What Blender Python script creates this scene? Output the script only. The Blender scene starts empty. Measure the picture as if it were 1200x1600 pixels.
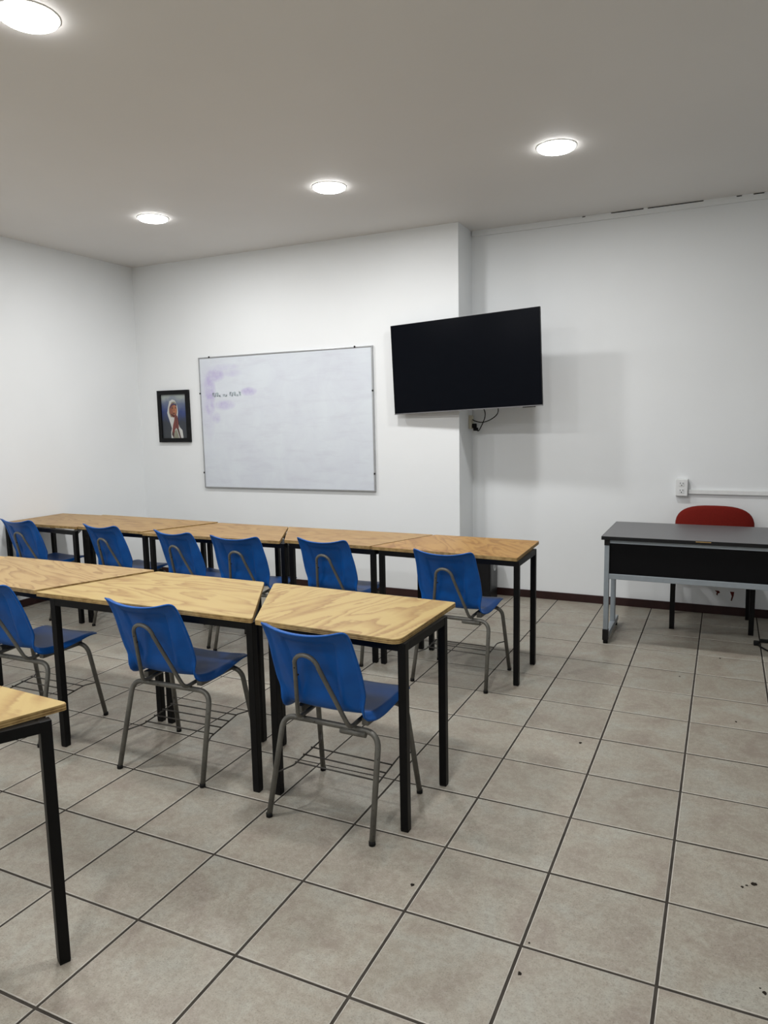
import bpy, bmesh, math, random
from mathutils import Vector, Matrix
random.seed(7)
PI = math.pi
SC = bpy.context.scene
COL = SC.collection

# ------------------------------------------------------------------ camera, world, exposure
cam_d = bpy.data.cameras.new('camera')
cam = bpy.data.objects.new('camera', cam_d); COL.objects.link(cam)
cam_d.sensor_fit = 'HORIZONTAL'; cam_d.sensor_width = 36.0
cam_d.lens = 1126.09 / 1200.0 * 36.0
cam_d.clip_start = 0.02
_R = ((0.90428941, -0.03755807, 0.42526469), (0.42650407, 0.12343612, -0.89602333), (-0.01884011, 0.99164153, 0.12764065))
_M = Matrix(_R).to_4x4(); _M.translation = Vector((0.11666, -1.94333, 1.56620))
cam.matrix_world = _M
SC.camera = cam
W = bpy.data.worlds.new('world'); SC.world = W; W.use_nodes = True
W.node_tree.nodes['Background'].inputs[0].default_value = (0.5, 0.52, 0.55, 1)
W.node_tree.nodes['Background'].inputs[1].default_value = 0.05
SC.view_settings.view_transform = 'Standard'
SC.view_settings.look = 'None'
SC.view_settings.gamma = 1.0
SC.view_settings.use_curve_mapping = False
SC.view_settings.exposure = 0.0
LAMP_POWER = 22.5
LAMP_COLOR = (1.0, 0.995, 0.99)

# ------------------------------------------------------------------ material helpers
def srgb(r, g, b):
    f = lambda c: (c / 255 / 12.92) if c / 255 <= 0.04045 else ((c / 255 + 0.055) / 1.055) ** 2.4
    return (f(r), f(g), f(b), 1.0)

class NT:
    def __init__(self, name):
        self.m = bpy.data.materials.new(name); self.m.use_nodes = True
        self.t = self.m.node_tree; self.b = self.t.nodes['Principled BSDF']
    def n(self, typ, **kw):
        nd = self.t.nodes.new(typ)
        for k, v in kw.items(): setattr(nd, k, v)
        return nd
    def l(self, a, b): self.t.links.new(a, b)
    def set(self, **kw):
        names = dict(color='Base Color', rough='Roughness', metal='Metallic', spec='Specular IOR Level', coat='Coat Weight')
        for k, v in kw.items(): self.b.inputs[names[k]].default_value = v
        return self
    def coord(self, kind='Object', scale=(1, 1, 1), rot=(0, 0, 0), loc=(0, 0, 0)):
        tc = self.n('ShaderNodeTexCoord'); mp = self.n('ShaderNodeMapping')
        mp.inputs['Scale'].default_value = scale; mp.inputs['Rotation'].default_value = rot; mp.inputs['Location'].default_value = loc
        self.l(tc.outputs[kind], mp.inputs['Vector']); return mp.outputs['Vector']
    def world(self, scale=(1, 1, 1)):
        g = self.n('ShaderNodeNewGeometry'); mp = self.n('ShaderNodeMapping'); mp.inputs['Scale'].default_value = scale
        self.l(g.outputs['Position'], mp.inputs['Vector']); return mp.outputs['Vector']
    def noise(self, vec, scale, detail=4, rough=0.55, dist=0.0):
        x = self.n('ShaderNodeTexNoise'); self.l(vec, x.inputs['Vector'])
        x.inputs['Scale'].default_value = scale; x.inputs['Detail'].default_value = detail
        x.inputs['Roughness'].default_value = rough; x.inputs['Distortion'].default_value = dist
        return x.outputs['Fac']
    def ramp(self, fac, stops, interp='LINEAR'):
        r = self.n('ShaderNodeValToRGB'); r.color_ramp.interpolation = interp
        e = r.color_ramp.elements
        while len(e) < len(stops): e.new(0.5)
        for q, (p, c) in zip(e, stops): q.position = p; q.color = c
        self.l(fac, r.inputs['Fac']); return r.outputs['Color']
    def math(self, op, a, b=None, clamp=False):
        x = self.n('ShaderNodeMath', operation=op); x.use_clamp = clamp
        for i, v in enumerate((a, b)):
            if v is None: continue
            if isinstance(v, (int, float)): x.inputs[i].default_value = v
            else: self.l(v, x.inputs[i])
        return x.outputs[0]
    def mix(self, fac, a, b, mode='MIX'):
        x = self.n('ShaderNodeMix', data_type='RGBA', blend_type=mode)
        for i, v in ((0, fac), (6, a), (7, b)):
            if isinstance(v, (int, float, tuple)): x.inputs[i].default_value = v
            else: self.l(v, x.inputs[i])
        return x.outputs[2]
    def out(self, color): self.l(color, self.b.inputs['Base Color'])
    def bump(self, h, strength=0.2, dist=0.002):
        b = self.n('ShaderNodeBump'); b.inputs['Strength'].default_value = strength; b.inputs['Distance'].default_value = dist
        self.l(h, b.inputs['Height']); self.l(b.outputs['Normal'], self.b.inputs['Normal'])

def plain(name, col, rough=0.5, spec=0.5, metal=0.0, var=0.12, scale=30, bump=0.0):
    n = NT(name).set(rough=rough, spec=spec, metal=metal)
    f = n.noise(n.coord(), scale)
    d = tuple(c * (1 - var) for c in col[:3]) + (1,); u = tuple(min(1, c * (1 + var)) for c in col[:3]) + (1,)
    n.out(n.ramp(f, [(0.3, d), (0.7, u)]))
    if bump: n.bump(f, bump)
    return n.m

def wall_material(name, col):
    n = NT(name).set(rough=0.62, spec=0.25)
    v = n.world()
    f = n.noise(v, 0.9, 3)
    d = tuple(c * 0.965 for c in col[:3]) + (1,)
    n.out(n.ramp(f, [(0.35, d), (0.65, col)]))
    h = n.math('ADD', n.math('MULTIPLY', n.noise(v, 9, 3), 1.0), n.math('MULTIPLY', n.noise(n.world((1, 1, 3)), 45, 4), 0.35))
    n.bump(h, 0.16, 0.004)
    return n.m

def tile_material():
    n = NT('ceramic_tile').set(rough=0.42, spec=0.4)
    oi = n.n('ShaderNodeObjectInfo')
    g = n.n('ShaderNodeNewGeometry')
    off = n.n('ShaderNodeVectorMath', operation='MULTIPLY_ADD')
    cmb = n.n('ShaderNodeCombineXYZ')
    n.l(oi.outputs['Random'], cmb.inputs[0]); n.l(oi.outputs['Random'], cmb.inputs[2])
    n.l(cmb.outputs[0], off.inputs[0]); off.inputs[1].default_value = (37, 11, 23)
    n.l(g.outputs['Position'], off.inputs[2])
    v = off.outputs[0]
    big = n.noise(v, 5.5, 5, 0.6, 0.6); mid = n.noise(v, 44, 7, 0.8); fine = n.noise(v, 210, 4, 0.75)
    c = n.ramp(big, [(0.3, srgb(139, 129, 118)), (0.5, srgb(152, 146, 133)), (0.7, srgb(158, 157, 147))])
    c = n.mix(n.ramp(mid, [(0.34, (0.5, 0.5, 0.5, 1)), (0.52, (0, 0, 0, 1))]), c, srgb(128, 119, 107))
    c = n.mix(n.ramp(mid, [(0.5, (0, 0, 0, 1)), (0.72, (0.5, 0.5, 0.5, 1))]), c, srgb(176, 172, 160))
    c = n.mix(n.ramp(fine, [(0.36, (0.55, 0.55, 0.55, 1)), (0.46, (0, 0, 0, 1))]), c, srgb(98, 91, 83))
    c = n.mix(n.ramp(fine, [(0.58, (0, 0, 0, 1)), (0.7, (0.4, 0.4, 0.4, 1))]), c, srgb(184, 178, 168))
    hv = n.n('ShaderNodeHueSaturation'); n.l(c, hv.inputs['Color'])
    n.l(n.math('ADD', n.math('MULTIPLY', oi.outputs['Random'], 0.10), 0.93), hv.inputs['Value'])
    n.out(hv.outputs['Color'])
    n.l(n.math('ADD', n.math('MULTIPLY', mid, 0.25), 0.34), n.b.inputs['Roughness'])
    n.bump(n.math('ADD', mid, n.math('MULTIPLY', fine, 0.5)), 0.12, 0.0015)
    return n.m

def plywood(i, angle, light, mid, dark, sx=1.0, stain=0.0):
    n = NT('plywood_top').set(rough=0.42, spec=0.35)
    # grain runs along local x after the rotation; contour bands of a stretched noise give the rotary-cut figure
    v = n.coord('Object', (1, 1, 1), (0, 0, angle), (i * 3.7, i * 1.9, i * 0.6))
    mp = n.n('ShaderNodeMapping'); mp.inputs['Scale'].default_value = (0.9 * sx, 4.2 * sx, 1); n.l(v, mp.inputs['Vector'])
    f = n.noise(mp.outputs[0], 1.0, 3.5, 0.42, 0.3)
    rag = n.noise(n.coord('Object', (9, 70, 1), (0, 0, angle), (i * 2.3, i * 4.1, 0)), 1.0, 4, 0.65)
    bands = n.math('FRACT', n.math('ADD', n.math('MULTIPLY', f, 13.0), n.math('MULTIPLY', rag, 0.42)))
    mp2 = n.n('ShaderNodeMapping'); mp2.inputs['Scale'].default_value = (6, 120, 1); n.l(v, mp2.inputs['Vector'])
    fib = n.noise(mp2.outputs[0], 1.0, 3, 0.6)
    c = n.ramp(bands, [(0.0, light), (0.38, light), (0.76, mid), (0.9, dark), (1.0, light)])
    big = n.noise(mp.outputs[0], 1.7, 2, 0.5)
    c = n.mix(n.ramp(big, [(0.34, (0.6, 0.6, 0.6, 1)), (0.5, (0, 0, 0, 1))]), c, light)
    c = n.mix(n.math('MULTIPLY', fib, 0.36), c, mid)
    if stain:
        s = n.noise(v, 7.0, 5, 0.6, 1.2)
        c = n.mix(n.ramp(s, [(0.52, (0, 0, 0, 1)), (0.6, (stain, stain, stain, 1))]), c, srgb(122, 78, 40))
    n.out(c)
    n.bump(fib, 0.06, 0.001)
    return n.m

def ply_edge():
    n = NT('plywood_edge').set(rough=0.6, spec=0.3)
    v = n.coord('Object')
    sp = n.n('ShaderNodeSeparateXYZ'); n.l(v, sp.inputs[0])
    s = n.math('SINE', n.math('MULTIPLY', sp.outputs[2], 2 * PI / 0.008))
    w = n.noise(v, 28, 4)
    f = n.math('ADD', n.math('MULTIPLY', s, 0.2), w)
    n.out(n.ramp(f, [(0.22, srgb(110, 84, 50)), (0.5, srgb(158, 130, 82)), (0.8, srgb(188, 160, 108))]))
    return n.m

def chair_plastic():
    n = NT('blue_plastic').set(rough=0.42, spec=0.3)
    v = n.coord()
    f = n.noise(v, 7, 5, 0.65)
    base = n.ramp(f, [(0.3, srgb(0, 72, 145)), (0.7, srgb(2, 85, 164))])
    g = n.n('ShaderNodeSeparateXYZ'); n.l(v, g.inputs[0])
    # the sitting surface is scuffed to a duller grey blue
    r2 = n.math('ADD', n.math('MULTIPLY', n.math('MULTIPLY', g.outputs[0], g.outputs[0]), 30.0), n.math('MULTIPLY', n.math('POWER', n.math('ABSOLUTE', n.math('SUBTRACT', g.outputs[1], 0.03)), 2.0), 22.0))
    m = n.math('SUBTRACT', 1.1, r2, True)
    m = n.math('MULTIPLY', m, n.math('LESS_THAN', g.outputs[2], 0.475))
    m = n.math('MULTIPLY', m, n.math('ADD', n.math('MULTIPLY', n.noise(v, 18, 6, 0.7), 0.7), 0.2), True)
    n.out(n.mix(m, base, srgb(70, 92, 138)))
    n.l(n.math('ADD', n.math('MULTIPLY', f, 0.15), 0.33), n.b.inputs['Roughness'])
    n.bump(n.noise(v, 300, 2), 0.05, 0.0005)
    return n.m

def chair_steel():
    n = NT('worn_grey_steel').set(rough=0.45, spec=0.5)
    v = n.coord()
    f = n.noise(v, 60, 5, 0.7)
    c = n.ramp(n.noise(v, 12, 3), [(0.3, srgb(86, 85, 80)), (0.7, srgb(110, 108, 101))])
    c = n.mix(n.ramp(f, [(0.63, (0, 0, 0, 1)), (0.68, (0.8, 0.8, 0.8, 1))]), c, srgb(45, 40, 36))
    n.out(c); n.l(n.math('ADD', n.math('MULTIPLY', f, 0.3), 0.28), n.b.inputs['Roughness'])
    n.b.inputs['Metallic'].default_value = 0.25
    return n.m

def board_material():
    n = NT('whiteboard_surface').set(rough=0.28, spec=0.5)
    v = n.coord('Object')
    sp = n.n('ShaderNodeSeparateXYZ'); n.l(v, sp.inputs[0])
    base = n.ramp(n.noise(v, 3.5, 6, 0.65, 0.6), [(0.3, srgb(202, 207, 216)), (0.7, srgb(210, 217, 223))])
    streak = n.noise(n.coord('Object', (1.2, 1, 7), (0, 0.12, 0)), 2.2, 4, 0.6)
    base = n.mix(n.ramp(streak, [(0.5, (0, 0, 0, 1)), (0.72, (0.35, 0.35, 0.35, 1))]), base, srgb(187, 188, 200))
    tot = None
    rag = n.noise(v, 16, 6, 0.7)
    for (cx, cz, rx, rz, k) in [(-.83, .33, .075, .17, 1.0), (-.76, .46, .12, .07, .9), (-.66, .53, .2, .035, .4), (-.86, .2, .09, .4, .3), (-.84, .17, .07, .13, .75), (-.66, .17, .13, .05, .75), (-.37, .29, .095, .042, 1.0), (-.77, .05, .06, .06, .55), (-.55, .47, .12, .04, .35)]:
        dx = n.math('DIVIDE', n.math('SUBTRACT', sp.outputs[0], cx), rx); dz = n.math('DIVIDE', n.math('SUBTRACT', sp.outputs[2], cz), rz)
        d = n.math('ADD', n.math('MULTIPLY', dx, dx), n.math('MULTIPLY', dz, dz))
        a = n.math('MULTIPLY', n.math('SUBTRACT', 1.15, d, True), k)
        tot = a if tot is None else n.math('MAXIMUM', tot, a)
    tot = n.math('MULTIPLY', tot, n.math('MULTIPLY', n.math('SUBTRACT', rag, 0.18), 2.2, True), True)
    n.out(n.mix(n.math('MULTIPLY', tot, 0.8), base, srgb(166, 150, 202)))
    return n.m

M = dict(
    wall=wall_material('white_wall_paint', (0.772, 0.795, 0.806, 1)),
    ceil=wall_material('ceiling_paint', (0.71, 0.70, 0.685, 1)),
    tile=tile_material(),
    tile_edge=plain('pale_tile_edge', srgb(178, 173, 164), 0.6, 0.3, var=0.2, scale=22),  # bevel faces, coloured paler than the tile top
    grout=plain('dark_grout', srgb(64, 60, 55), 0.9, 0.1, var=0.25, scale=14),
    base=plain('brown_baseboard', srgb(44, 22, 20), 0.45, 0.35, var=0.3, scale=9),
    blackmetal=plain('black_painted_steel', srgb(8, 8, 9), 0.45, 0.18, var=0.25, scale=25),
    edge=ply_edge(), blue=chair_plastic(), steel=chair_steel(),
    rubber=plain('black_rubber', srgb(20, 20, 20), 0.7, 0.2),
    wire=plain('dark_wire', srgb(70, 67, 63), 0.45, 0.5, metal=0.4),
    alu=plain('aluminium', srgb(168, 170, 172), 0.35, 0.5, metal=0.6, var=0.06),
    chin=plain('dark_aluminium', srgb(112, 112, 114), 0.4, 0.4, metal=0.3, var=0.05),
    screen=NT('tv_screen').set(color=srgb(6, 8, 14), rough=0.22, spec=0.06).m,
    black=plain('black_plastic', srgb(16, 16, 18), 0.4, 0.3),
    whiteplastic=plain('white_plastic', srgb(222, 224, 224), 0.4, 0.4, var=0.03),
    ivory=plain('ivory_plastic', srgb(190, 186, 168), 0.45, 0.4, var=0.05),
    slot=NT('dark_slot').set(color=srgb(25, 24, 24), rough=0.8, spec=0.1).m,
    desktop=plain('charcoal_laminate', srgb(88, 88, 90), 0.36, 0.5, var=0.05, scale=60),
    panel=plain('black_panel', srgb(9, 9, 11), 0.6, 0.12, var=0.1),
    grey=plain('grey_painted_steel', srgb(138, 146, 152), 0.42, 0.45, var=0.05),
    red=plain('red_upholstery', srgb(110, 27, 20), 0.85, 0.15, var=0.12, scale=120, bump=0.2),
    board=board_material(),
    ink=NT('faded_ink').set(color=srgb(164, 179, 185), rough=0.5).m,
    pframe=plain('black_wood', srgb(10, 11, 13), 0.45, 0.2),
    pc=plain('dark_grey_plastic', srgb(52, 53, 54), 0.4, 0.4, var=0.05),
    silver=plain('silver_badge', srgb(176, 180, 180), 0.35, 0.5, var=0.05),
    chip=plain('red_brown_chip', srgb(86, 32, 26), 0.8, 0.1, var=0.3, scale=60),
    dirt=plain('dark_dirt', srgb(38, 33, 28), 0.9, 0.1, var=0.3, scale=80),
    lampring=plain('lamp_ring', srgb(225, 225, 222), 0.5, 0.3, var=0.02),
)
def emission(name, col, s):
    n = NT(name); n.b.inputs['Base Color'].default_value = (0.9, 0.9, 0.9, 1)
    n.b.inputs['Emission Color'].default_value = col; n.b.inputs['Emission Strength'].default_value = s
    return n.m
M['glow'] = emission('lamp_diffuser', (1, 0.99, 0.975, 1), 22.0)

# ------------------------------------------------------------------ mesh helpers
def add_box(bm, lo, hi, bev=0.0, mi=0):
    r = bmesh.ops.create_cube(bm, size=1.0)
    c = [(a + b) / 2 for a, b in zip(lo, hi)]; s = [abs(b - a) for a, b in zip(lo, hi)]
    for v in r['verts']: v.co = Vector((v.co.x * s[0] + c[0], v.co.y * s[1] + c[1], v.co.z * s[2] + c[2]))
    fs = {f for v in r['verts'] for f in v.link_faces}
    if bev:
        es = {e for v in r['verts'] for e in v.link_edges}
        rr = bmesh.ops.bevel(bm, geom=list(es), offset=bev, segments=2, affect='EDGES', profile=0.6)
        fs = set(rr['faces']) | {f for f in fs if f.is_valid}
    for f in fs: f.material_index = mi
    return fs

def fillet(pts, r, n=6):
    pts = [Vector(p) for p in pts]; out = [pts[0]]
    for a, b, c in zip(pts, pts[1:], pts[2:]):
        u = (a - b); v = (c - b); lu, lv = u.length, v.length; u /= lu; v /= lv
        ang = u.angle(v)
        if ang > PI - 0.02: out.append(b); continue
        d = min(r / math.tan(ang / 2), lu * 0.48, lv * 0.48)
        p, q = b + u * d, b + v * d
        for i in range(n + 1):
            t = i / n; out.append((1 - t) ** 2 * p + 2 * t * (1 - t) * b + t * t * q)
    out.append(pts[-1]); return out

def add_tube(bm, pts, r, seg=10, mi=0, cap=True):
    pts = [Vector(p) for p in pts]; rings = []
    t0 = (pts[1] - pts[0]).normalized()
    nrm = t0.orthogonal().normalized()
    for i, p in enumerate(pts):
        t = ((pts[i + 1] - p).normalized() if i == 0 else (p - pts[i - 1]).normalized() if i == len(pts) - 1 else ((pts[i + 1] - p).normalized() + (p - pts[i - 1]).normalized()).normalized())
        nrm = (nrm - t * nrm.dot(t)).normalized(); bi = t.cross(nrm)
        rings.append([bm.verts.new(p + (nrm * math.cos(2 * PI * k / seg) + bi * math.sin(2 * PI * k / seg)) * r) for k in range(seg)])
    for a, b in zip(rings, rings[1:]):
        for k in range(seg):
            f = bm.faces.new((a[k], a[(k + 1) % seg], b[(k + 1) % seg], b[k])); f.smooth = True; f.material_index = mi
    if cap:
        for ring, rev in ((rings[0], True), (rings[-1], False)):
            f = bm.faces.new(list(reversed(ring)) if rev else ring); f.material_index = mi

def add_beam(bm, a, b, w, h, up=(0, 0, 1), mi=0):
    a, b = Vector(a), Vector(b); d = (b - a).normalized(); s = d.cross(Vector(up)).normalized(); u = s.cross(d)
    vs = []
    for p in (a, b):
        vs.append([bm.verts.new(p + s * w / 2 * i + u * h / 2 * j) for i, j in ((-1, -1), (1, -1), (1, 1), (-1, 1))])
    A, B = vs
    for q in ([A[3], A[2], A[1], A[0]], B, *[[A[k], A[(k + 1) % 4], B[(k + 1) % 4], B[k]] for k in range(4)]):
        f = bm.faces.new(q); f.material_index = mi

def add_prism(bm, poly, z0, z1, mi_top=0, mi_side=0):
    lo = [bm.verts.new((x, y, z0)) for x, y in poly]; hi = [bm.verts.new((x, y, z1)) for x, y in poly]
    n = len(poly)
    f = bm.faces.new(hi); f.material_index = mi_top
    f = bm.faces.new(list(reversed(lo))); f.material_index = mi_side
    for k in range(n):
        f = bm.faces.new((lo[k], lo[(k + 1) % n], hi[(k + 1) % n], hi[k])); f.material_index = mi_side

def add_disc(bm, c, r, z0, z1, seg=32, mi=0, r2=None):
    r2 = r if r2 is None else r2
    lo = [bm.verts.new((c[0] + r2 * math.cos(2 * PI * k / seg), c[1] + r2 * math.sin(2 * PI * k / seg), z0)) for k in range(seg)]
    hi = [bm.verts.new((c[0] + r * math.cos(2 * PI * k / seg), c[1] + r * math.sin(2 * PI * k / seg), z1)) for k in range(seg)]
    for f in (bm.faces.new(hi), bm.faces.new(list(reversed(lo)))): f.material_index = mi
    for k in range(seg):
        f = bm.faces.new((lo[k], lo[(k + 1) % seg], hi[(k + 1) % seg], hi[k])); f.material_index = mi; f.smooth = True

def obj(name, bm, mats, parent=None, loc=None, recalc=True):
    if recalc: bmesh.ops.recalc_face_normals(bm, faces=bm.faces[:])
    me = bpy.data.meshes.new(name); bm.to_mesh(me); bm.free()
    for m in (mats if isinstance(mats, (list, tuple)) else [mats]): me.materials.append(m)
    o = bpy.data.objects.new(name, me); COL.objects.link(o)
    if loc: o.location = loc
    if parent: o.parent = parent
    return o

def box(name, lo, hi, mat, parent=None, bev=0.0):
    bm = bmesh.new(); add_box(bm, lo, hi, bev); return obj(name, bm, mat, parent)

def tag(o, label=None, cat=None, group=None, kind=None):
    for k, v in (('label', label), ('category', cat), ('group', group), ('kind', kind)):
        if v: o[k] = v
    return o

def thing(name, label, cat, loc=(0, 0, 0), rz=0.0, group=None):
    o = bpy.data.objects.new(name, None); COL.objects.link(o); o.empty_display_size = 0.1
    o.location = loc; o.rotation_euler = (0, 0, rz)
    return tag(o, label, cat, group)

def copy_tree(o, parent=None):
    c = o.copy(); COL.objects.link(c)
    if parent: c.parent = parent
    for ch in list(o.children): copy_tree(ch, c)
    return c

# ------------------------------------------------------------------ room shell
S = 0.38                       # floor tile pitch
XL, XR, YB, YJ, XJ, YF, ZC = -5.38, 2.2, 4.15, 3.80, -1.90, -3.80, 3.13

bm = bmesh.new(); add_box(bm, (XL, YF, -0.06), (XR, YB, -0.003))
floor = tag(obj('floor', bm, M['grout']), kind='structure')

J = 0.0095
def tile_mesh(x0, x1, y0, y1):
    bm = bmesh.new(); b = 0.0028
    o = [(x0, y0), (x1, y0), (x1, y1), (x0, y1)]; i = [(x0 + b, y0 + b), (x1 - b, y0 + b), (x1 - b, y1 - b), (x0 + b, y1 - b)]
    lo = [bm.verts.new((x, y, -0.003)) for x, y in o]; mid = [bm.verts.new((x, y, -0.0014)) for x, y in o]; hi = [bm.verts.new((x, y, 0)) for x, y in i]
    bm.faces.new(hi)
    for k in range(4):
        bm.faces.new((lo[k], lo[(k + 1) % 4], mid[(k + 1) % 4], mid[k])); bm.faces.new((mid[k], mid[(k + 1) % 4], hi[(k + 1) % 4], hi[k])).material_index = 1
    return bm
cache = {}
rest = bmesh.new(); rest_n = 0
for cx in range(-15, 6):
    for ry in range(-10, 11):
        x0, x1, y0, y1 = cx * S + J / 2, (cx + 1) * S - J / 2, ry * S + J / 2, (ry + 1) * S - J / 2
        x0 = max(x0, XL); x1 = min(x1, XR); y0 = max(y0, YF); y1 = min(y1, YB)
        if y0 >= YJ - 0.005 and x1 < XJ: continue
        if x1 - x0 < 0.01 or y1 - y0 < 0.01: continue
        mx, my = (x0 + x1) / 2, (y0 + y1) / 2
        key = (round(x1 - x0, 4), round(y1 - y0, 4))
        near = -4 <= ry and cx <= 1 and not (ry == -4 and cx < -8)
        if near:
            if key not in cache:
                w, h = key
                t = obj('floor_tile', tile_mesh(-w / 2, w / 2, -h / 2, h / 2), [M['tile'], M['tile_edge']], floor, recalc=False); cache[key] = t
            else:
                t = cache[key].copy(); COL.objects.link(t)
            t.location = (mx, my, random.uniform(-0.0004, 0.0004)); t.rotation_euler = (random.uniform(-.0012, .0012), random.uniform(-.0012, .0012), 0)
        else:
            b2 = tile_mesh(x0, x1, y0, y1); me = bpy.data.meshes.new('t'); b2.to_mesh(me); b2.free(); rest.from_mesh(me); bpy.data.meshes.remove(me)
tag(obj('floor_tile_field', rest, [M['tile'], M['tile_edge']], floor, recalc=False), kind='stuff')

bm = bmesh.new(); add_box(bm, (XL - .12, YF - .12, ZC), (XR + .12, YB + .12, ZC + 0.1))
tag(obj('ceiling', bm, M['ceil']), kind='structure')
bm = bmesh.new()
add_prism(bm, [(XL, YJ), (XJ, YJ), (XJ, YB), (XR, YB), (XR, YB + .12), (XL, YB + .12)], -0.06, ZC)
wall_back = tag(obj('wall_back', bm, M['wall']), kind='structure')
tag(box('wall_left', (XL - .12, YF, -0.06), (XL, YB + .12, ZC), M['wall']), kind='structure')
tag(box('wall_right', (XR, YF, -0.06), (XR + .12, YB + .12, ZC), M['wall']), kind='structure')
tag(box('wall_front', (XL - .12, YF - .12, -0.06), (XR + .12, YF, ZC), M['wall']), kind='structure')
BH, BT = 0.066, 0.012
bm = bmesh.new()
add_box(bm, (XL + BT, YJ - BT, 0), (XJ, YJ, BH)); add_box(bm, (XJ, YJ - BT, 0), (XJ + BT, YB - BT, BH)); add_box(bm, (XJ, YB - BT, 0), (XR - BT, YB, BH))
tag(obj('baseboard_back', bm, M['base']), kind='structure')
tag(box('baseboard_left', (XL, YF, 0), (XL + BT, YJ, BH), M['base']), kind='structure')
tag(box('baseboard_right', (XR - BT, YF, 0), (XR, YB, BH), M['base']), kind='structure')
tag(box('baseboard_front', (XL + BT, YF, 0), (XR - BT, YF + BT, BH), M['base']), kind='structure')

# flat white moulding where the back wall meets the ceiling, open to dark gaps along its top edge
trim = tag(box('trim_1', (XJ + 0.006, YB - 0.022, ZC - 0.046), (XR, YB, ZC - 0.008), M['wall'], bev=0.002), kind='structure')
bm = bmesh.new()
for a, b in [(XJ + .006, -.98), (-.955, -.76), (-.52, -.49), (-.10, 0.12), (0.155, .23), (.30, .9)]:
    add_box(bm, (a, YB - 0.0215, ZC - 0.008), (b, YB, ZC))
obj('filler_strip', bm, M['wall'], trim)
bm = bmesh.new()
for a, b in [(-1.85, -1.72), (-1.66, -1.35), (-.98, -.955), (-.76, -.52), (-.49, -.10), (.12, .155), (.23, .30)]:
    add_box(bm, (a, YB - 0.010, ZC - 0.008), (b, YB - 0.001, ZC - 0.0005))
obj('dark_gap', bm, M['slot'], trim)

# chipped paint and dirt
for (x, z, pts) in [(0.099, .168, [(-.018, .02), (.012, .018), (.022, .004), (.006, -.004), (.004, -.022), (-.006, -.012), (-.002, .004)]),
                    (0.203, .152, [(-.014, .034), (.016, .034), (.014, .006), (.002, -.04), (-.006, -.036), (.0, 0.0)])]:
    bm = bmesh.new()
    a = [bm.verts.new((x + p, YB - 0.0012, z + q)) for p, q in pts]; b = [bm.verts.new((x + p, YB, z + q)) for p, q in pts]
    bm.faces.new(a)
    for k in range(len(a)): bm.faces.new((a[k], a[(k + 1) % len(a)], b[(k + 1) % len(a)], b[k]))
    obj('paint_chip', bm, M['chip'], wall_back)
for (x, y, r) in [(-.355, -.111, .0075), (.257, .59, .009), (.222, .56, .005), (.235, .575, .004), (.269, .091, .006), (.283, .098, .005), (.29, .085, .004), (.258, .105, .003), (-.786, .129, .007), (-.463, 1.437, .008), (-.081, 2.572, .006), (.135, 3.012, .007), (.217, 1.988, .006), (-.36, .02, .004)]:
    bm = bmesh.new()
    pts = [(x + r * random.uniform(.5, 1.2) * math.cos(k * PI / 4), y + r * random.uniform(.5, 1.3) * math.sin(k * PI / 4)) for k in range(8)]
    add_prism(bm, pts, 0.0, r * 0.3)
    obj('dirt_speck', bm, M['dirt'], floor)

# ------------------------------------------------------------------ ceiling lamps
def ceiling_lamp(x, y, label):
    t = thing('ceiling_light', label, 'ceiling light', (x, y, ZC), 0, 'round ceiling lights')
    bm = bmesh.new()
    prof = [(0.118, 0.0), (0.118, -0.002), (0.114, -0.004), (0.108, -0.004), (0.108, 0.0)]
    seg = 40
    rings = [[bm.verts.new((r * math.cos(2 * PI * k / seg), r * math.sin(2 * PI * k / seg), z)) for k in range(seg)] for r, z in prof]
    for a, b in zip(rings, rings[1:] + rings[:1]):
        for k in range(seg):
            f = bm.faces.new((a[k], a[(k + 1) % seg], b[(k + 1) % seg], b[k])); f.smooth = True
    obj('rim', bm, M['lampring'], t)
    bm = bmesh.new()
    prof = [(0.108, -0.002), (0.107, -0.012), (0.098, -0.018), (0.05, -0.0205), (0.012, -0.021)]
    rings = [[bm.verts.new((r * math.cos(2 * PI * k / seg), r * math.sin(2 * PI * k / seg), z)) for k in range(seg)] for r, z in prof]
    for a, b in zip(rings, rings[1:]):
        for k in range(seg):
            f = bm.faces.new((a[k], a[(k + 1) % seg], b[(k + 1) % seg], b[k])); f.smooth = True
    bm.faces.new(rings[-1])
    obj('diffuser', bm, M['glow'], t)
    ld = bpy.data.lights.new('lamp_light', 'AREA'); ld.shape = 'DISK'; ld.size = 0.20; ld.energy = LAMP_POWER; ld.color = LAMP_COLOR
    lo = bpy.data.objects.new('lamp_light', ld); COL.objects.link(lo); lo.location = (0, 0, -0.0225); lo.parent = t
    return t
LX, LY = [-3.92, -2.37, -0.845], [2.53, 0.19, -2.15]
names = [['round white ceiling light, leftmost of the three in the far row', 'round white ceiling light, middle one of the far row of three', 'round white ceiling light at right, nearest the television wall corner'],
         ['round ceiling light of the second row close to the left wall, out of frame', 'large bright ceiling light cut off at the top left corner', 'round ceiling light of the second row above the tiled aisle, out of frame'],
         ['round ceiling light of the rear row nearest the left wall', 'round ceiling light of the rear row, in its middle', 'round ceiling light of the rear row nearest the right wall']]
for j, y in enumerate(LY):
    for i, x in enumerate(LX): ceiling_lamp(x, y, names[j][i])

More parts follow.
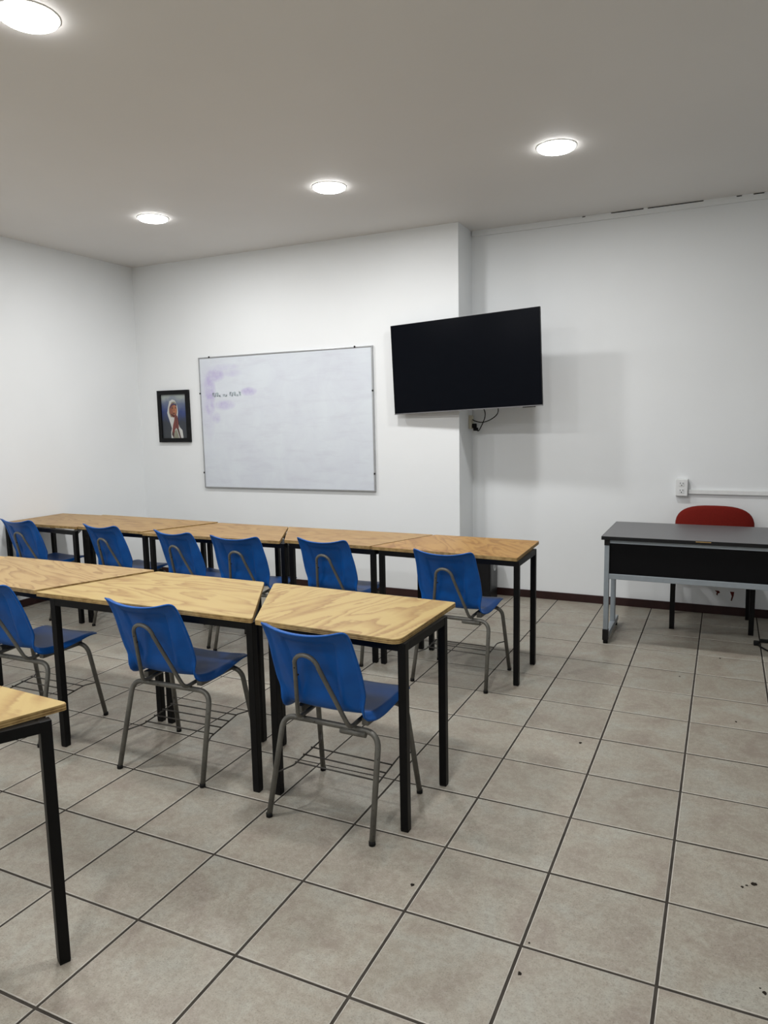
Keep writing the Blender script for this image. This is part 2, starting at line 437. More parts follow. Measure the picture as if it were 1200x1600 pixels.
# ------------------------------------------------------------------ plywood tables
TT, TH, LEG = 0.765, 0.020, 0.032      # top of tabletop, its thickness, square tube size
Lt, Md, Dk = srgb(200, 170, 116), srgb(178, 144, 92), srgb(154, 118, 70)
def round_poly(poly, radii, n=5):
    out = []
    for k, p in enumerate(poly):
        a, b, c = Vector(poly[k - 1]), Vector(p), Vector(poly[(k + 1) % len(poly)])
        r = radii[k]
        u = (a - b).normalized(); v = (c - b).normalized(); ang = u.angle(v)
        d = r / math.tan(ang / 2); P, Q = b + u * d, b + v * d
        for i in range(n + 1):
            t = i / n; q = (1 - t) ** 2 * P + 2 * t * (1 - t) * b + t * t * Q; out.append((q.x, q.y))
    return out

def table(i, top, frame, label, angle, cols=(Lt, Md, Dk), radii=(.008, .012, .012, .008), sx=1.0, stain=0.0, group='trapezoid plywood tables', dz=0.0, turn=0.0):
    # top and frame: corners front-left, front-right, back-right, back-left (plan, metres)
    cx = sum(p[0] for p in frame) / 4; cy = sum(p[1] for p in frame) / 4
    t = thing('plywood_table', label, 'table', (cx, cy, 0), 0, group)
    L = lambda P: [(x - cx, y - cy) for x, y in P]
    top, fr = L(top), L(frame)
    zt = TT + dz
    bm = bmesh.new(); add_prism(bm, round_poly(top, radii), zt - TH, zt, 0, 1)
    es = [e for e in bm.edges if all(abs(v.co.z - zt) < 1e-5 for v in e.verts)]
    bmesh.ops.bevel(bm, geom=es, offset=0.0015, segments=1, affect='EDGES')
    obj('tabletop', bm, [plywood(i, angle, *cols, sx=sx, stain=stain), M['edge']], t)
    z1 = zt - TH
    cen = Vector((sum(p[0] for p in fr) / 4, sum(p[1] for p in fr) / 4))
    ins = []
    for x, y in fr:
        ins.append((x - math.copysign(LEG / 2, x - cen.x), y - math.copysign(LEG / 2, y - cen.y)))
    for (x, y) in ins:
        l = box('leg', (-LEG / 2, -LEG / 2, 0.006), (LEG / 2, LEG / 2, z1), M['blackmetal'], t, 0.0025)
        l.location = (x, y, 0); l.rotation_euler = (0, 0, turn)
        box('foot_cap', (-LEG / 2 + .001, -LEG / 2 + .001, 0.0005), (LEG / 2 - .001, LEG / 2 - .001, 0.008), M['rubber'], l, 0.0015)
    for k in range(4):
        a, b = Vector(ins[k]), Vector(ins[(k + 1) % 4]); d = (b - a).normalized() * (LEG / 2 - .001)
        bm = bmesh.new(); add_beam(bm, (*(a + d), z1 - LEG / 2 - .0005), (*(b - d), z1 - LEG / 2 - .0005), LEG - .002, LEG)
        obj('apron', bm, M['blackmetal'], t)
    return t

paleL, paleM, paleD = srgb(178, 155, 100), srgb(160, 131, 80), srgb(142, 109, 64)
brL, brM, brD = srgb(164, 133, 84), srgb(145, 112, 67), srgb(122, 90, 52)
table(1, [(-1.592, .410), (-.936, .381), (-.926, .972), (-1.902, 1.012)], [(-1.557, .445), (-.922, .405), (-.91, .82), (-1.802, .875)],
      'half-trapezoid plywood table at the right end of the middle row, above the nearest blue chair', PI / 2 + 0.25, (paleL, paleM, paleD), (.01, .045, .012, .02), 1.0)
table(2, [(-2.893, .425), (-1.613, .420), (-1.958, 1.007), (-2.663, 1.018)], [(-2.783, .414), (-1.621, .428), (-1.884, .873), (-2.487, .868)],
      'full trapezoid plywood table, second from the right end of the middle row', 0.05, (paleL, paleM, paleD), (.008, .012, .02, .01), 0.9)
table(3, [(-3.497, .465), (-2.912, .435), (-2.684, 1.022), (-3.884, 1.027)], [(-3.47, .50), (-2.804, .460), (-2.523, .866), (-3.84, .875)],
      'trapezoid plywood table with diagonal grain, middle row at the left edge', 0.35, (srgb(172, 145, 97), srgb(152, 121, 76), srgb(132, 100, 60)), sx=1.2, dz=.005)
table(4, [(-4.77, .485), (-3.507, .465), (-3.895, 1.027), (-4.521, 1.041)], [(-4.70, .50), (-3.52, .48), (-3.90, .90), (-4.48, .90)],
      'plywood table of the middle row nearest the left wall, almost wholly past the left edge', 0.1)
table(5, [(-1.902, 2.105), (-.937, 2.039), (-.954, 2.653), (-1.679, 2.671)], [(-1.845, 2.098), (-.928, 2.046), (-.928, 2.475), (-1.660, 2.500)],
      'brown-stained plywood table at the right end of the far row', 0.9, (srgb(168, 131, 76), srgb(152, 113, 62), srgb(130, 92, 48)), stain=0.5)
table(6, [(-2.573, 2.135), (-1.917, 2.110), (-1.694, 2.671), (-2.881, 2.671)], [(-2.532, 2.125), (-1.874, 2.098), (-1.705, 2.500), (-2.80, 2.500)],
      'plywood table second from the right in the far row', 0.15, (brL, brM, brD), stain=0.3)
table(7, [(-3.776, 2.060), (-2.578, 2.085), (-2.886, 2.671), (-3.542, 2.681)], [(-3.745, 2.100), (-2.552, 2.100), (-2.85, 2.500), (-3.51, 2.500)],
      'plywood table in the middle of the far row, under the whiteboard', 0.05, (brL, brM, brD), sx=1.1)
table(8, [(-4.491, 2.115), (-3.791, 2.075), (-3.552, 2.681), (-4.879, 2.736)], [(-4.432, 2.10), (-3.782, 2.100), (-3.56, 2.520), (-4.80, 2.53)],
      'plywood table second from the left in the far row, under the framed portrait', 0.1, (brL, brM, brD), sx=1.0, dz=.006)
table(9, [(-5.368, 2.140), (-4.511, 2.120), (-4.889, 2.736), (-5.368, 2.731)], [(-5.362, 2.13), (-4.452, 2.05), (-4.84, 2.54), (-5.28, 2.540)],
      'plywood table in the far left corner of the far row, against the left wall', 0.1, (brL, brM, brD), sx=1.3)
table(10, [(-2.533, -1.065), (-1.808, -1.105), (-1.586, -.524), (-2.851, -.459)], [(-2.46, -1.04), (-1.80, -1.05), (-1.575, -.588), (-2.78, -.55)],
      'nearest plywood table, only its corner showing at the lower left edge', 0.9, (paleL, paleM, paleD), (.01, .01, .012, .01), 0.8, turn=math.radians(-26))

# ------------------------------------------------------------------ blue school chairs
def catmull(P, n=24):
    P = [Vector(p) for p in P]; P = [P[0] * 2 - P[1]] + P + [P[-1] * 2 - P[-2]]; out = []
    for a, b, c, d in zip(P, P[1:], P[2:], P[3:]):
        for i in range(n):
            t = i / n
            out.append(0.5 * ((2 * b) + (c - a) * t + (2 * a - 5 * b + 4 * c - d) * t * t + (3 * b - a - 3 * c + d) * t ** 3))
    out.append(P[-2]); return out
def sm(a, b, x):
    t = max(0, min(1, (x - a) / (b - a))); return t * t * (3 - 2 * t)

def shell_bm():
    P = [(.240, .437, .190), (.230, .447, .195), (.18, .452, .197), (.09, .448, .199), (-.01, .447, .20), (-.09, .453, .196), (-.143, .472, .186),
         (-.170, .506, .186), (-.192, .56, .195), (-.219, .64, .195), (-.247, .715, .189), (-.274, .772, .187), (-.295, .802, .184), (-.311, .815, .182)]
    C = catmull(P); s = [0.0]
    for a, b in zip(C, C[1:]): s.append(s[-1] + math.hypot(b.x - a.x, b.y - a.y))
    T = s[-1]
    def at(d):
        for k in range(len(s) - 1):
            if s[k + 1] >= d: break
        f = (d - s[k]) / max(1e-9, s[k + 1] - s[k]); return C[k].lerp(C[k + 1], f), (C[k + 1] - C[k])
    ds = [0, .003, .008, .015, .025] + [.04 + (T - .08) * i / 37 for i in range(38)] + [T - .025, T - .015, T - .008, T - .003, T]
    us = [-1 + 2 * k / 64 for k in range(65)]
    bm = bmesh.new(); G = []
    for d in ds:
        p, tg = at(d); tn = Vector((tg.x, tg.y)).normalized()
        N = Vector((tn.y, -tn.x))          # up on the seat, forward on the back
        wf = p.z
        e = min(d, T - d); r = .035 if d < T / 2 else .03
        w = wf - r + math.sqrt(max(0, r * r - (r - e) ** 2)) if e < r else wf
        back = sm(.46, .54, p.y)
        row = []
        for u in us:
            x = u * w; ax = abs(x)
            au = min(1, ax / wf); dx = wf - ax
            dist = r - math.hypot(r - dx, r - e) if dx < r and e < r else min(dx, e)
            lip = (1 - sm(0, .026, dist)) ** 1.3
            off = (0.010 + 0.026 * back) * au ** 2.2
            off -= ((0.030 - 0.022 * sm(-.08, .20, p.x)) * (1 - back) + 0.011 * back) * lip
            fade = back * (1 - sm(.75, .78, p.y)) * sm(.50, .57, p.y)
            h = sm(.5, .78, p.y)
            a0 = .088 + .026 * h; a1 = a0 + .016 + .024 * h
            off += fade * (0.007 * (1 - sm(a0 - .003, a0 + .004, ax)) + 0.009 * (1 - max(0, min(1, (ax - a0) / (a1 - a0)))))
            row.append(bm.verts.new((x, p.x + N.x * off, p.y + N.y * off)))
        G.append(row)
    for a, b in zip(G, G[1:]):
        for k in range(len(us) - 1):
            f = bm.faces.new((a[k], a[k + 1], b[k + 1], b[k]))
    bmesh.ops.recalc_face_normals(bm, faces=bm.faces[:])
    bm.normal_update()
    up = sum((f.normal.z for f in bm.faces if f.calc_center_median().z < .46), 0)
    if up < 0: bmesh.ops.reverse_faces(bm, faces=bm.faces[:])
    bmesh.ops.solidify(bm, geom=bm.faces[:], thickness=0.006)
    for f in bm.faces: f.smooth = True
    return bm

def make_chair(rods, sleeve):
    t = thing('school_chair', 'blue chair', 'chair', (0, 0, 0), 0, 'blue plastic school chairs')
    obj('seat_shell', shell_bm(), M['blue'], t)
    bm = bmesh.new()
    R = 0.0115
    add_tube(bm, fillet([(-.232, -.215, .006), (-.216, -.112, .390), (.216, -.112, .390), (.232, -.215, .006)], .062, 8), R, 12)
    rear = obj('rear_leg_frame', bm, M['steel'], t)
    bm = bmesh.new()
    add_tube(bm, fillet([(-.238, .205, .006), (-.212, .135, .412), (.212, .135, .412), (.238, .205, .006)], .06, 8), R, 12)
    front = obj('front_leg_frame', bm, M['steel'], t)
    for (x, y, par) in ((-.232, -.215, rear), (.232, -.215, rear), (-.238, .205, front), (.238, .205, front)):
        bm = bmesh.new(); add_disc(bm, (x, y), .0128, 0.0005, .016, 14); obj('foot_cap', bm, M['rubber'], par)
    # bent hoop behind the backrest whose ends turn forward under the seat
    d = Vector((0, -.30, .954)).normalized(); top = Vector((0, -.262, .668)); rr = .052
    arc = [top + Vector((-rr * math.cos(k * PI / 10), 0, 0)) + d * rr * math.sin(k * PI / 10) for k in range(1, 10)]
    lo = fillet([(-.118, .15, .424), (-.116, -.158, .410), top + Vector((-rr, 0, 0))], .045, 7)
    path = lo[:-1] + [top + Vector((-rr, 0, 0))] + arc + [top + Vector((rr, 0, 0))] + [Vector((-p.x, p.y, p.z)) for p in reversed(lo[:-1])]
    bm = bmesh.new(); add_tube(bm, path, 0.0088, 10)
    hoop = obj('back_hoop', bm, M['steel'], t)
    for zz in (.66, .63):
        bm = bmesh.new(); add_tube(bm, [(-.0535 + (.668 - zz) * .25, -.2605 + (.668 - zz) * .30 - .0098, zz), (-.0535 + (.668 - zz) * .25, -.2605 + (.668 - zz) * .30 - .004, zz)], .0035, 8)
        obj('rivet', bm, M['rubber'], hoop)
    for sx in (-1, 1):
        bm = bmesh.new(); add_box(bm, (sx * .150 - .014, -.10, .404), (sx * .150 + .014, .15, .434), .003); obj('seat_bracket', bm, M['steel'], t)
    if sleeve:
        bm = bmesh.new(); add_tube(bm, [(.055, -.121, .378), (.165, -.121, .378)], .0125, 12); obj('sleeve', bm, M['steel'], rear)
    bm = bmesh.new()
    for sx in (-1, 1):
        add_tube(bm, fillet([(sx * .226, -.172, .165), (sx * .192, -.09, .169), (sx * .187, .12, .19), (sx * .226, .172, .195)], .03, 4), .0033, 8)
    ys = [-.075, -.015, .045] + ([.105] if rods == 4 else [])
    for y in ys: add_tube(bm, [(-.194, y, .169 + (y + .09) * .10 + .005), (.194, y, .169 + (y + .09) * .10 + .005)], .0031, 8)
    obj('book_rack', bm, M['wire'], t)
    return t

protoA = make_chair(3, True); protoB = make_chair(4, False)
chairs = [
    (protoA, -1.240, .502, -1.5, 'nearest blue school chair, complete in view in front of the end of the middle row'),
    (protoB, -2.117, .582, 1.8, 'blue school chair second from the right at the middle row'),
    (None, -3.112, .580, 1.0, 'blue school chair half cut off by the left edge at the middle row', 1),
    (None, -1.297, 2.100, -2.2, 'blue school chair at the right end of the far row', 0),
    (None, -2.165, 2.232, -2.0, 'blue school chair in the far row, second from the right'),
    (None, -2.81, 2.14, 5.0, 'blue school chair, third from the right in the far row'),
    (None, -3.305, 2.175, -7.0, 'blue school chair in the far row, third from the left'),
    (None, -4.072, 2.245, -4.0, 'blue school chair in the far row, second from the left edge'),
    (None, -5.005, 2.25, -1.0, 'blue school chair in the far left corner, leftmost of the far row'),
]
for c in chairs:
    p, x, y, a, lab = c[:5]
    o = p if p else copy_tree(protoA if len(c) > 5 and c[5] == 0 else protoB)
    o.location = (x, y, 0); o.rotation_euler = (0, 0, math.radians(a)); o['label'] = lab

# ------------------------------------------------------------------ whiteboard
WX0, WX1, WZ0, WZ1 = -4.578, -2.681, .926, 2.200
wx, wz = (WX0 + WX1) / 2, (WZ0 + WZ1) / 2; hw, hh = (WX1 - WX0) / 2, (WZ1 - WZ0) / 2
wb = thing('whiteboard', 'large smudged whiteboard with thin aluminium frame on the white wall', 'whiteboard', (wx, YJ, wz))
wb.rotation_euler = (0, math.radians(-0.2), 0)
box('writing_surface', (-hw + .008, -.016, -hh + .008), (hw - .008, -.001, hh - .008), M['board'], wb)
F = .012
for lo, hi in [((-hw, -.022, hh - F), (hw, -.0005, hh)), ((-hw, -.022, -hh), (hw, -.0005, -hh + F)), ((-hw, -.022, -hh + F), (-hw + F, -.0005, hh - F)), ((hw - F, -.022, -hh + F), (hw, -.0005, hh - F))]:
    box('frame_rail', lo, hi, M['alu'], wb, .002)
for (x, z) in [(-hw + .135, hh - .002), (hw - .17, hh - .002), (-hw + .004, .29), (hw - .004, .25), (hw - .004, -hh + .16), (-hw + .004, -hh + .15)]:
    bm = bmesh.new(); add_box(bm, (x - .008, -.026, z - .008), (x + .008, -.021, z + .008), .003); obj('clip', bm, M['black'], wb)
# faint rubbed handwriting, illegible
bm = bmesh.new(); x = -.80
rnd = random.Random(3)
for word in (4, 2, 5):
    for k in range(word):
        pts = []; w_ = rnd.uniform(.018, .026); h_ = rnd.choice((.022, .026, .045))
        for q in range(7):
            pts.append((x + w_ * (q / 6) + .006 * math.sin(q * 2.1), -.0162, .262 + h_ * (0.5 + 0.5 * math.sin(q * 1.9 + k)) - .012))
        for a, b in zip(pts, pts[1:]): add_beam(bm, a, b, .0055, .0006, (0, 1, 0))
        x += w_ + .006
    x += .022
tag(obj('faded_writing', bm, M['ink'], wb), kind='stuff')

# ------------------------------------------------------------------ framed portrait
px0, px1, pz0, pz1 = -5.125, -4.724, 1.375, 1.894
pf = thing('picture_frame', 'framed portrait of a person in a white veil, hands folded, left of the whiteboard', 'picture', ((px0 + px1) / 2, YJ, (pz0 + pz1) / 2))
pw, ph = (px1 - px0) / 2, (pz1 - pz0) / 2; fw = .042
def frame_side(poly):
    bm = bmesh.new()
    a = [bm.verts.new((x, -.026, z)) for x, z in poly]; b = [bm.verts.new((x, -.001, z)) for x, z in poly]
    bm.faces.new(a); bm.faces.new(list(reversed(b)))
    for k in range(4): bm.faces.new((a[k], a[(k + 1) % 4], b[(k + 1) % 4], b[k]))
    bmesh.ops.recalc_face_normals(bm, faces=bm.faces[:])
    obj('frame_side', bm, M['pframe'], pf)
frame_side([(-pw, ph), (pw, ph), (pw - fw, ph - fw), (-pw + fw, ph - fw)]); frame_side([(-pw, -ph), (pw, -ph), (pw - fw, -ph + fw), (-pw + fw, -ph + fw)])
frame_side([(-pw, -ph), (-pw, ph), (-pw + fw, ph - fw), (-pw + fw, -ph + fw)]); frame_side([(pw, -ph), (pw, ph), (pw - fw, ph - fw), (pw - fw, -ph + fw)])
def print_bg():
    n = NT('print_backdrop').set(rough=0.35, spec=0.3)
    v = n.coord(); sp = n.n('ShaderNodeSeparateXYZ'); n.l(v, sp.inputs[0])
    f = n.math('ADD', n.math('ADD', n.math('MULTIPLY', sp.outputs[2], 1.9), 0.55), n.math('MULTIPLY', n.math('SUBTRACT', n.noise(v, 7, 3), 0.5), 0.35))
    n.out(n.ramp(f, [(0.0, srgb(62, 66, 68)), (0.45, srgb(58, 62, 70)), (0.62, srgb(56, 70, 118)), (0.80, srgb(98, 108, 132)), (0.93, srgb(150, 158, 156))]))
    return n.m
pm = [print_bg(), NT('print_white').set(color=srgb(190, 191, 188), rough=.4).m, NT('print_skin').set(color=srgb(132, 80, 62), rough=.4).m, NT('print_hands').set(color=srgb(112, 58, 52), rough=.4).m,
      NT('print_navy').set(color=srgb(40, 46, 88), rough=.4).m, NT('print_shade').set(color=srgb(128, 128, 112), rough=.4).m, NT('print_light_skin').set(color=srgb(164, 108, 76), rough=.4).m, NT('print_dark').set(color=srgb(70, 42, 36), rough=.4).m]
iw, ih = pw - fw, ph - fw
bm = bmesh.new(); layer = [0]
def flat(poly, mi):
    y = -.012 - .0003 * layer[0]; layer[0] += 1
    # poly in print units: x 0..1 left to right, z 0..1 top to bottom
    vs = [bm.verts.new((-iw + 2 * iw * x, y, ih - 2 * ih * z)) for x, z in poly]
    f = bm.faces.new(vs); f.material_index = mi
    if f.normal.y > 0: f.normal_flip()
def ell(cx, cz, rx, rz, mi, n=28, tilt=0.0):
    P = []
    for k in range(n):
        a = 2 * PI * k / n; u, w = rx * math.cos(a), rz * math.sin(a)
        P.append((cx + u * math.cos(tilt) - w * math.sin(tilt), cz + u * math.sin(tilt) * .6 + w * math.cos(tilt)))
    flat(P, mi)
flat([(0, 0), (1, 0), (1, 1), (0, 1)], 0)
flat([(.26, .12 + .18), (.22, .42), (.25, .5), (.32, .64), (.38, .78), (.34, .86), (.34, 1), (.83, 1), (.80, .82), (.70, .75), (.62, .62), (.64, .5), (.66, .4), (.64, .26), (.56, .14), (.45, .11), (.33, .15)], 1)
flat([(.30, .30), (.29, .42), (.36, .52), (.40, .52), (.33, .42), (.36, .3), (.44, .22), (.54, .2), (.62, .26), (.62, .22), (.54, .16), (.42, .17)], 5)
ell(.47, .36, .155, .165, 2); ell(.53, .35, .075, .11, 6)
flat([(.34, .30), (.40, .23), (.50, .20), (.60, .22), (.63, .29), (.58, .245), (.5, .228), (.42, .25), (.37, .31)], 4)
ell(.45, .31, .035, .012, 7); ell(.57, .305, .03, .012, 7); flat([(.51, .31), (.535, .37), (.50, .385), (.48, .375)], 2); ell(.505, .43, .05, .012, 7)
flat([(.36, .44), (.44, .50), (.52, .52), (.52, .48), (.42, .45)], 7)
flat([(.52, .47), (.58, .45), (.63, .5), (.66, .62), (.67, .76), (.60, .80), (.56, .76), (.50, .82), (.45, .94), (.40, .84), (.44, .70), (.50, .58)], 3)
flat([(.56, .50), (.585, .5), (.60, .76), (.575, .77)], 7)
flat([(.40, .84), (.47, .90), (.45, 1), (.38, .92)], 7); flat([(.60, .78), (.66, .78), (.74, 1), (.70, 1)], 7); flat([(.50, .84), (.58, .80), (.66, 1), (.46, 1)], 5)
obj('portrait_print', bm, pm, pf, recalc=False)

# ------------------------------------------------------------------ television on its wall arm
TW, TZ = 1.295, 1.295 * .575
tv = thing('television', 'large black flat television hung off the wall corner, screen off', 'television', (-1.823, 3.673, 1.996))
tv.rotation_euler = (math.radians(.43), math.radians(-2.02), math.radians(-4.39))
box('screen_panel', (-TW / 2 + .004, 0.0, -TZ / 2 + .012), (TW / 2 - .004, .004, TZ / 2 - .004), M['screen'], tv)
bm = bmesh.new(); add_box(bm, (-TW / 2, .003, -TZ / 2 + .008), (TW / 2, .022, TZ / 2), .003); obj('bezel', bm, M['black'], tv)
bm = bmesh.new(); add_box(bm, (-TW / 2, -.002, -TZ / 2), (TW / 2, .022, -TZ / 2 + .008), .002); obj('chin_strip', bm, M['chin'], tv)
bm = bmesh.new(); add_box(bm, (-TW * .36, .022, -TZ * .34), (TW * .40, .052, TZ * .10), .008); obj('rear_housing', bm, M['black'], tv)
bm = bmesh.new(); add_box(bm, (TW / 2 - .16, .0, -TZ / 2 - .006), (TW / 2 - .06, .02, -TZ / 2 + .001), .002); obj('sensor_bar', bm, M['slot'], tv)
bk = thing('television_wall_mount', 'black jointed wall arm behind the television', 'wall mount', (-1.90, 3.95, 2.0))
box('wall_plate', (.0, -.06, -.14), (.012, .06, .14), M['black'], bk, .002)
bm = bmesh.new(); add_tube(bm, [(.012, 0, 0), (.13, .0, 0)], .016, 12); add_tube(bm, [(.13, 0, -.04), (.13, 0, .04)], .02, 12); obj('outer_arm', bm, M['black'], bk)
bm = bmesh.new(); add_tube(bm, [(.13, 0, 0), (.085, -.19, 0)], .016, 12); add_box(bm, (-.02, -.214, -.10), (.20, -.196, .10), .003); obj('inner_arm', bm, M['black'], bk)

# socket on the side of the wall corner with the plug and leads of the television
sk = thing('wall_socket', 'ivory socket box under the television on the side of the wall corner', 'socket', (XJ, 4.075, 1.528))
box('box_body', (.0005, -.035, -.058), (.022, .035, .058), M['ivory'], sk, .004)
box('face_plate', (.022, -.032, -.052), (.026, .032, .052), M['ivory'], sk, .002)
tvc = thing('television_power_lead', 'black power lead with plug hanging from the television to the socket', 'cable', (0, 0, 0))
bm = bmesh.new(); add_box(bm, (-1.873, 4.055, 1.475), (-1.838, 4.09, 1.515), .008); add_box(bm, (-1.862, 4.048, 1.452), (-1.822, 4.083, 1.480), .008); obj('plug', bm, M['rubber'], tvc)
bm = bmesh.new(); add_tube(bm, catmull([(-1.835, 4.06, 1.462), (-1.815, 4.05, 1.452), (-1.79, 4.03, 1.475), (-1.72, 3.93, 1.56), (-1.68, 3.80, 1.62), (-1.70, 3.73, 1.68)], 8), .0042, 8); obj('lead', bm, M['rubber'], tvc)
bm = bmesh.new()
add_tube(bm, catmull([(-1.872, 4.07, 1.548), (-1.84, 4.05, 1.535), (-1.76, 4.0, 1.525), (-1.66, 3.92, 1.55), (-1.575, 3.82, 1.60), (-1.55, 3.73, 1.68)], 10), .0042, 8)
tag(obj('signal_cable', bm, M['rubber']), 'thin black cable drooping in an arc under the television', 'cable')

# ------------------------------------------------------------------ outlet and raceway
ot = thing('wall_outlet', 'white duplex outlet box on the wall above the red chair', 'outlet', (-.182, YB, .993))
bm = bmesh.new(); add_box(bm, (-.045, -.045, -.066), (.045, -.0005, .066), .003); obj('outlet_box', bm, M['whiteplastic'], ot)
fp = box('face_plate', (-.041, -.049, -.062), (.041, -.045, .062), M['whiteplastic'], ot, .0015)
for cz in (.028, -.026):
    bm = bmesh.new(); add_box(bm, (-.017, -.0512, cz - .017), (.017, -.0489, cz + .017), .003); obj('receptacle', bm, M['whiteplastic'], fp)
    bm = bmesh.new()
    add_box(bm, (-.011, -.0522, cz + .001), (-.0075, -.0508, cz + .012)); add_box(bm, (.0075, -.0522, cz + .001), (.011, -.0508, cz + .012)); add_box(bm, (-.0035, -.0522, cz - .012), (.0035, -.0508, cz - .005))
    obj('slots', bm, M['slot'], fp)
bm = bmesh.new(); add_box(bm, (-.136, YB - .022, .944), (XR - .002, YB - .0005, .976), .002)
rw = tag(obj('cable_raceway', bm, M['whiteplastic']), 'white horizontal cable raceway running right from the outlet', 'cable cover')

# ------------------------------------------------------------------ teacher's desk
dk = thing('teacher_desk', 'grey steel desk with charcoal top and black front panel by the back wall', 'desk', (.056, 3.10, 0))
DX0, DX1 = -.676, .676
bm = bmesh.new(); add_box(bm, (DX0, -.05, .728), (DX1, .69, .752), .003)
obj('desktop', bm, M['desktop'], dk)
bm = bmesh.new(); add_box(bm, (DX0 - .001, -.054, .727), (DX1 + .001, -.049, .7515), .002); add_box(bm, (DX0 - .003, -.054, .727), (DX0 + .001, .69, .7515), .001); obj('edge_band', bm, M['black'], dk)
bm = bmesh.new(); add_box(bm, (-.09, -.0555, .742), (.0, -.0535, .748)); obj('worn_edge', bm, M['edge'], dk)
for sx in (-1, 1):
    x = sx * .643
    l = box('post', (x - .016, -.04, .10), (x + .016, .0, .69), M['grey'], dk, .003)
    box('corner_cap', (x - .0175, -.042, .688), (x + .0175, .004, .727), M['black'], l, .002)
    l2 = box('post', (x - .016, .30, .06), (x + .016, .345, .727), M['grey'], dk, .003)
    f = box('foot_bar', (x - .018, -.02, .03), (x + .018, .50, .068), M['grey'], dk, .003)
    box('foot_cap', (x - .019, -.044, .024), (x + .019, -.004, .10), M['black'], f, .003)
    for yy in (-.024, .46):
        bm = bmesh.new(); add_disc(bm, (x, yy), .016, .0005, .03, 16); obj('glide', bm, M['rubber'], f)
box('top_rail', (-.627, -.034, .703), (.627, -.004, .727), M['grey'], dk, .002)
box('bottom_rail', (-.627, -.038, .456), (.627, -.002, .492), M['grey'], dk, .003)
box('modesty_panel', (-.627, -.026, .492), (.627, -.014, .703), M['panel'], dk)

# ------------------------------------------------------------------ red chair behind the desk
rc = thing('upholstered_chair', 'red upholstered chair with black square legs behind the dark desk', 'chair', (.065, 3.83, 0))
LW = .034
for (x, y, top) in [(-.258, -.225, .41), (.262, -.195, .41), (-.285, .225, .78), (.252, .222, .78)]:
    bm = bmesh.new()
    if y > 0: add_beam(bm, (x, y, .008), (x * .97, y, .45), LW, LW, (0, 1, 0)); add_beam(bm, (x * .97, y, .44), (x * .80, y + .0, .74), .026, LW * .8, (0, 1, 0))
    else: add_beam(bm, (x, y, .008), (x, y, top), LW, LW, (0, 1, 0))
    l = obj('leg', bm, M['blackmetal'], rc)
    box('foot_cap', (x - .017, y - .017, .0005), (x + .017, y + .017, .012), M['rubber'], l)
bm = bmesh.new()
for a, b in [((-.258, -.225), (.262, -.195)), ((-.285, .225), (.252, .222)), ((-.258, -.225), (-.285, .225)), ((.262, -.195), (.252, .222))]: add_beam(bm, (*a, .40), (*b, .40), .026, .03)
obj('seat_frame', bm, M['blackmetal'], rc)
def cushion(name, rx, ry, c, th, power, plane):
    bm = bmesh.new(); n = 40; rings = []
    for (k, t) in [(0.0, 1.0), (.5, 1.0), (.85, .95), (.96, .7), (1.0, .25), (1.0, -.25), (.96, -.7), (.85, -.95), (.5, -1.0), (0.0, -1.0)]:
        ring = []
        for i in range(n):
            a = 2 * PI * i / n; ca, sa = math.cos(a), math.sin(a)
            u = rx * k * math.copysign(abs(ca) ** power, ca); v = ry * k * math.copysign(abs(sa) ** power, sa)
            p = (u, v, t * th / 2) if plane == 'xy' else (u, -t * th / 2 + .10 * (u / rx) ** 2 * 0.4 - 0, v)
            ring.append(bm.verts.new(Vector(p) + Vector(c)))
        rings.append(ring)
    for a, b in zip(rings, rings[1:]):
        for i in range(n):
            f = bm.faces.new((a[i], a[(i + 1) % n], b[(i + 1) % n], b[i])); f.smooth = True
    bmesh.ops.remove_doubles(bm, verts=bm.verts[:], dist=1e-5)
    return obj(name, bm, M['red'], rc)
cushion('seat_cushion', .25, .235, (0, .0, .445), .06, .55, 'xy')
bkc = cushion('backrest', .275, .175, (-.006, .15, .70), .05, .72, 'xz')

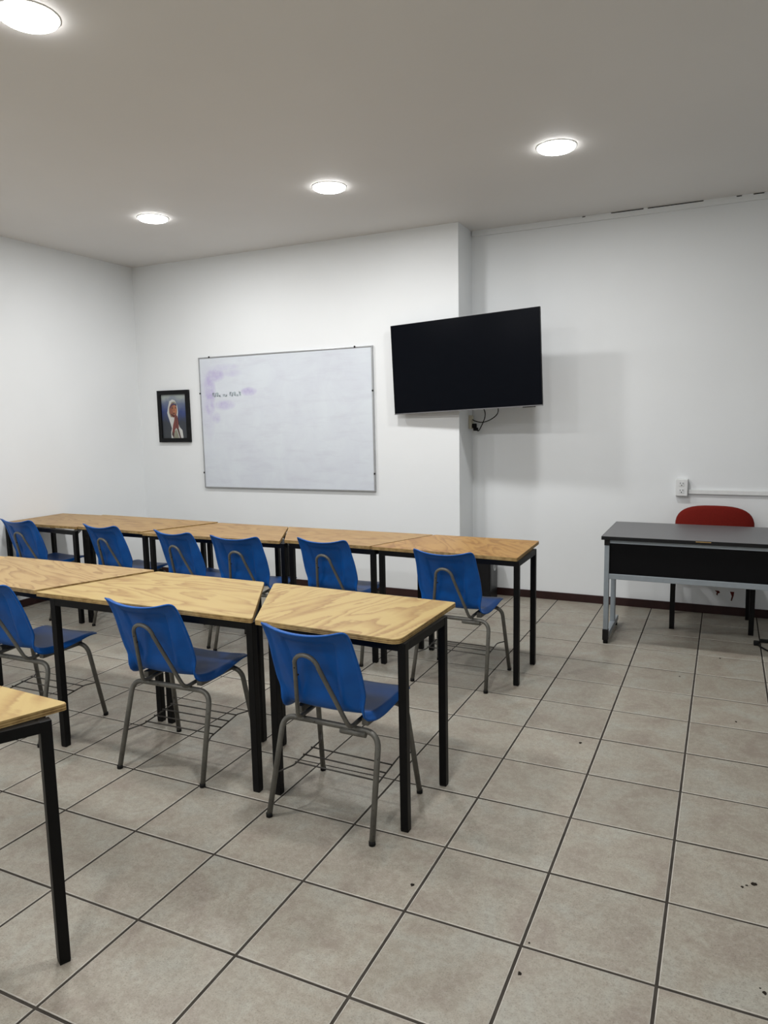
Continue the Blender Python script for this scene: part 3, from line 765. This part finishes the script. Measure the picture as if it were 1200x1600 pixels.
# ------------------------------------------------------------------ box-shaped tower by the wall corner
pc = thing('computer_tower', 'black tower box with round silver badge on the floor at the wall corner', 'computer', (-1.77, 3.965, 0))
bm = bmesh.new(); add_box(bm, (-.112, -.10, .012), (.112, .10, .40), .006); obj('case', bm, M['black'], pc)
fr = box('front_panel', (.112, -.092, .095), (.124, .092, .395), M['pc'], pc, .004)
box('base_plinth', (-.11, -.098, .0005), (.122, .098, .09), M['black'], pc, .004)
bm = bmesh.new(); seg = 28
a = [bm.verts.new((.1265, .012 + .040 * math.cos(2 * PI * k / seg), .292 + .040 * math.sin(2 * PI * k / seg))) for k in range(seg)]
b = [bm.verts.new((.1238, v.co.y, v.co.z)) for v in a]
bm.faces.new(a)
for k in range(seg): bm.faces.new((a[k], a[(k + 1) % seg], b[(k + 1) % seg], b[k]))
bd = obj('round_badge', bm, M['silver'], fr)
bm = bmesh.new()
for y0, z0, z1 in [(-.006, .275, .322), (.020, .262, .309)]: add_beam(bm, (.1266, y0, z0), (.1266, y0 + .012, z1), .006, .001, (1, 0, 0))
for (y0, z0, y1, z1) in [(-.004, .300, .010, .304), (.008, .302, .005, .276), (.028, .300, .040, .304), (.026, .278, .036, .282), (.038, .303, .034, .280)]: add_beam(bm, (.1266, y0, z0), (.1266, y1, z1), .005, .001, (1, 0, 0))
obj('badge_letters', bm, M['pc'], fr)

# ------------------------------------------------------------------ cable on the floor at the right edge
fc = thing('floor_cable', 'black cable end lying curled on the tiles at the right edge', 'cable', (.40, 3.38, 0))
bm = bmesh.new(); add_tube(bm, catmull([(.045, .10, .012), (.01, .105, .010), (-.025, .075, .008), (-.035, .02, .006), (-.012, -.05, .006), (.03, -.115, .006), (.10, -.16, .006), (.22, -.17, .006), (.40, -.10, .006), (.60, .02, .006)], 8), .0058, 8)
obj('lead', bm, M['rubber'], fc)
bm = bmesh.new(); add_box(bm, (-.062, .0, .0005), (-.028, .05, .026), .006); obj('plug', bm, M['rubber'], fc)
bm = bmesh.new(); add_box(bm, (-.02, .085, .0005), (.05, .115, .022), .006); obj('connector', bm, M['rubber'], fc)
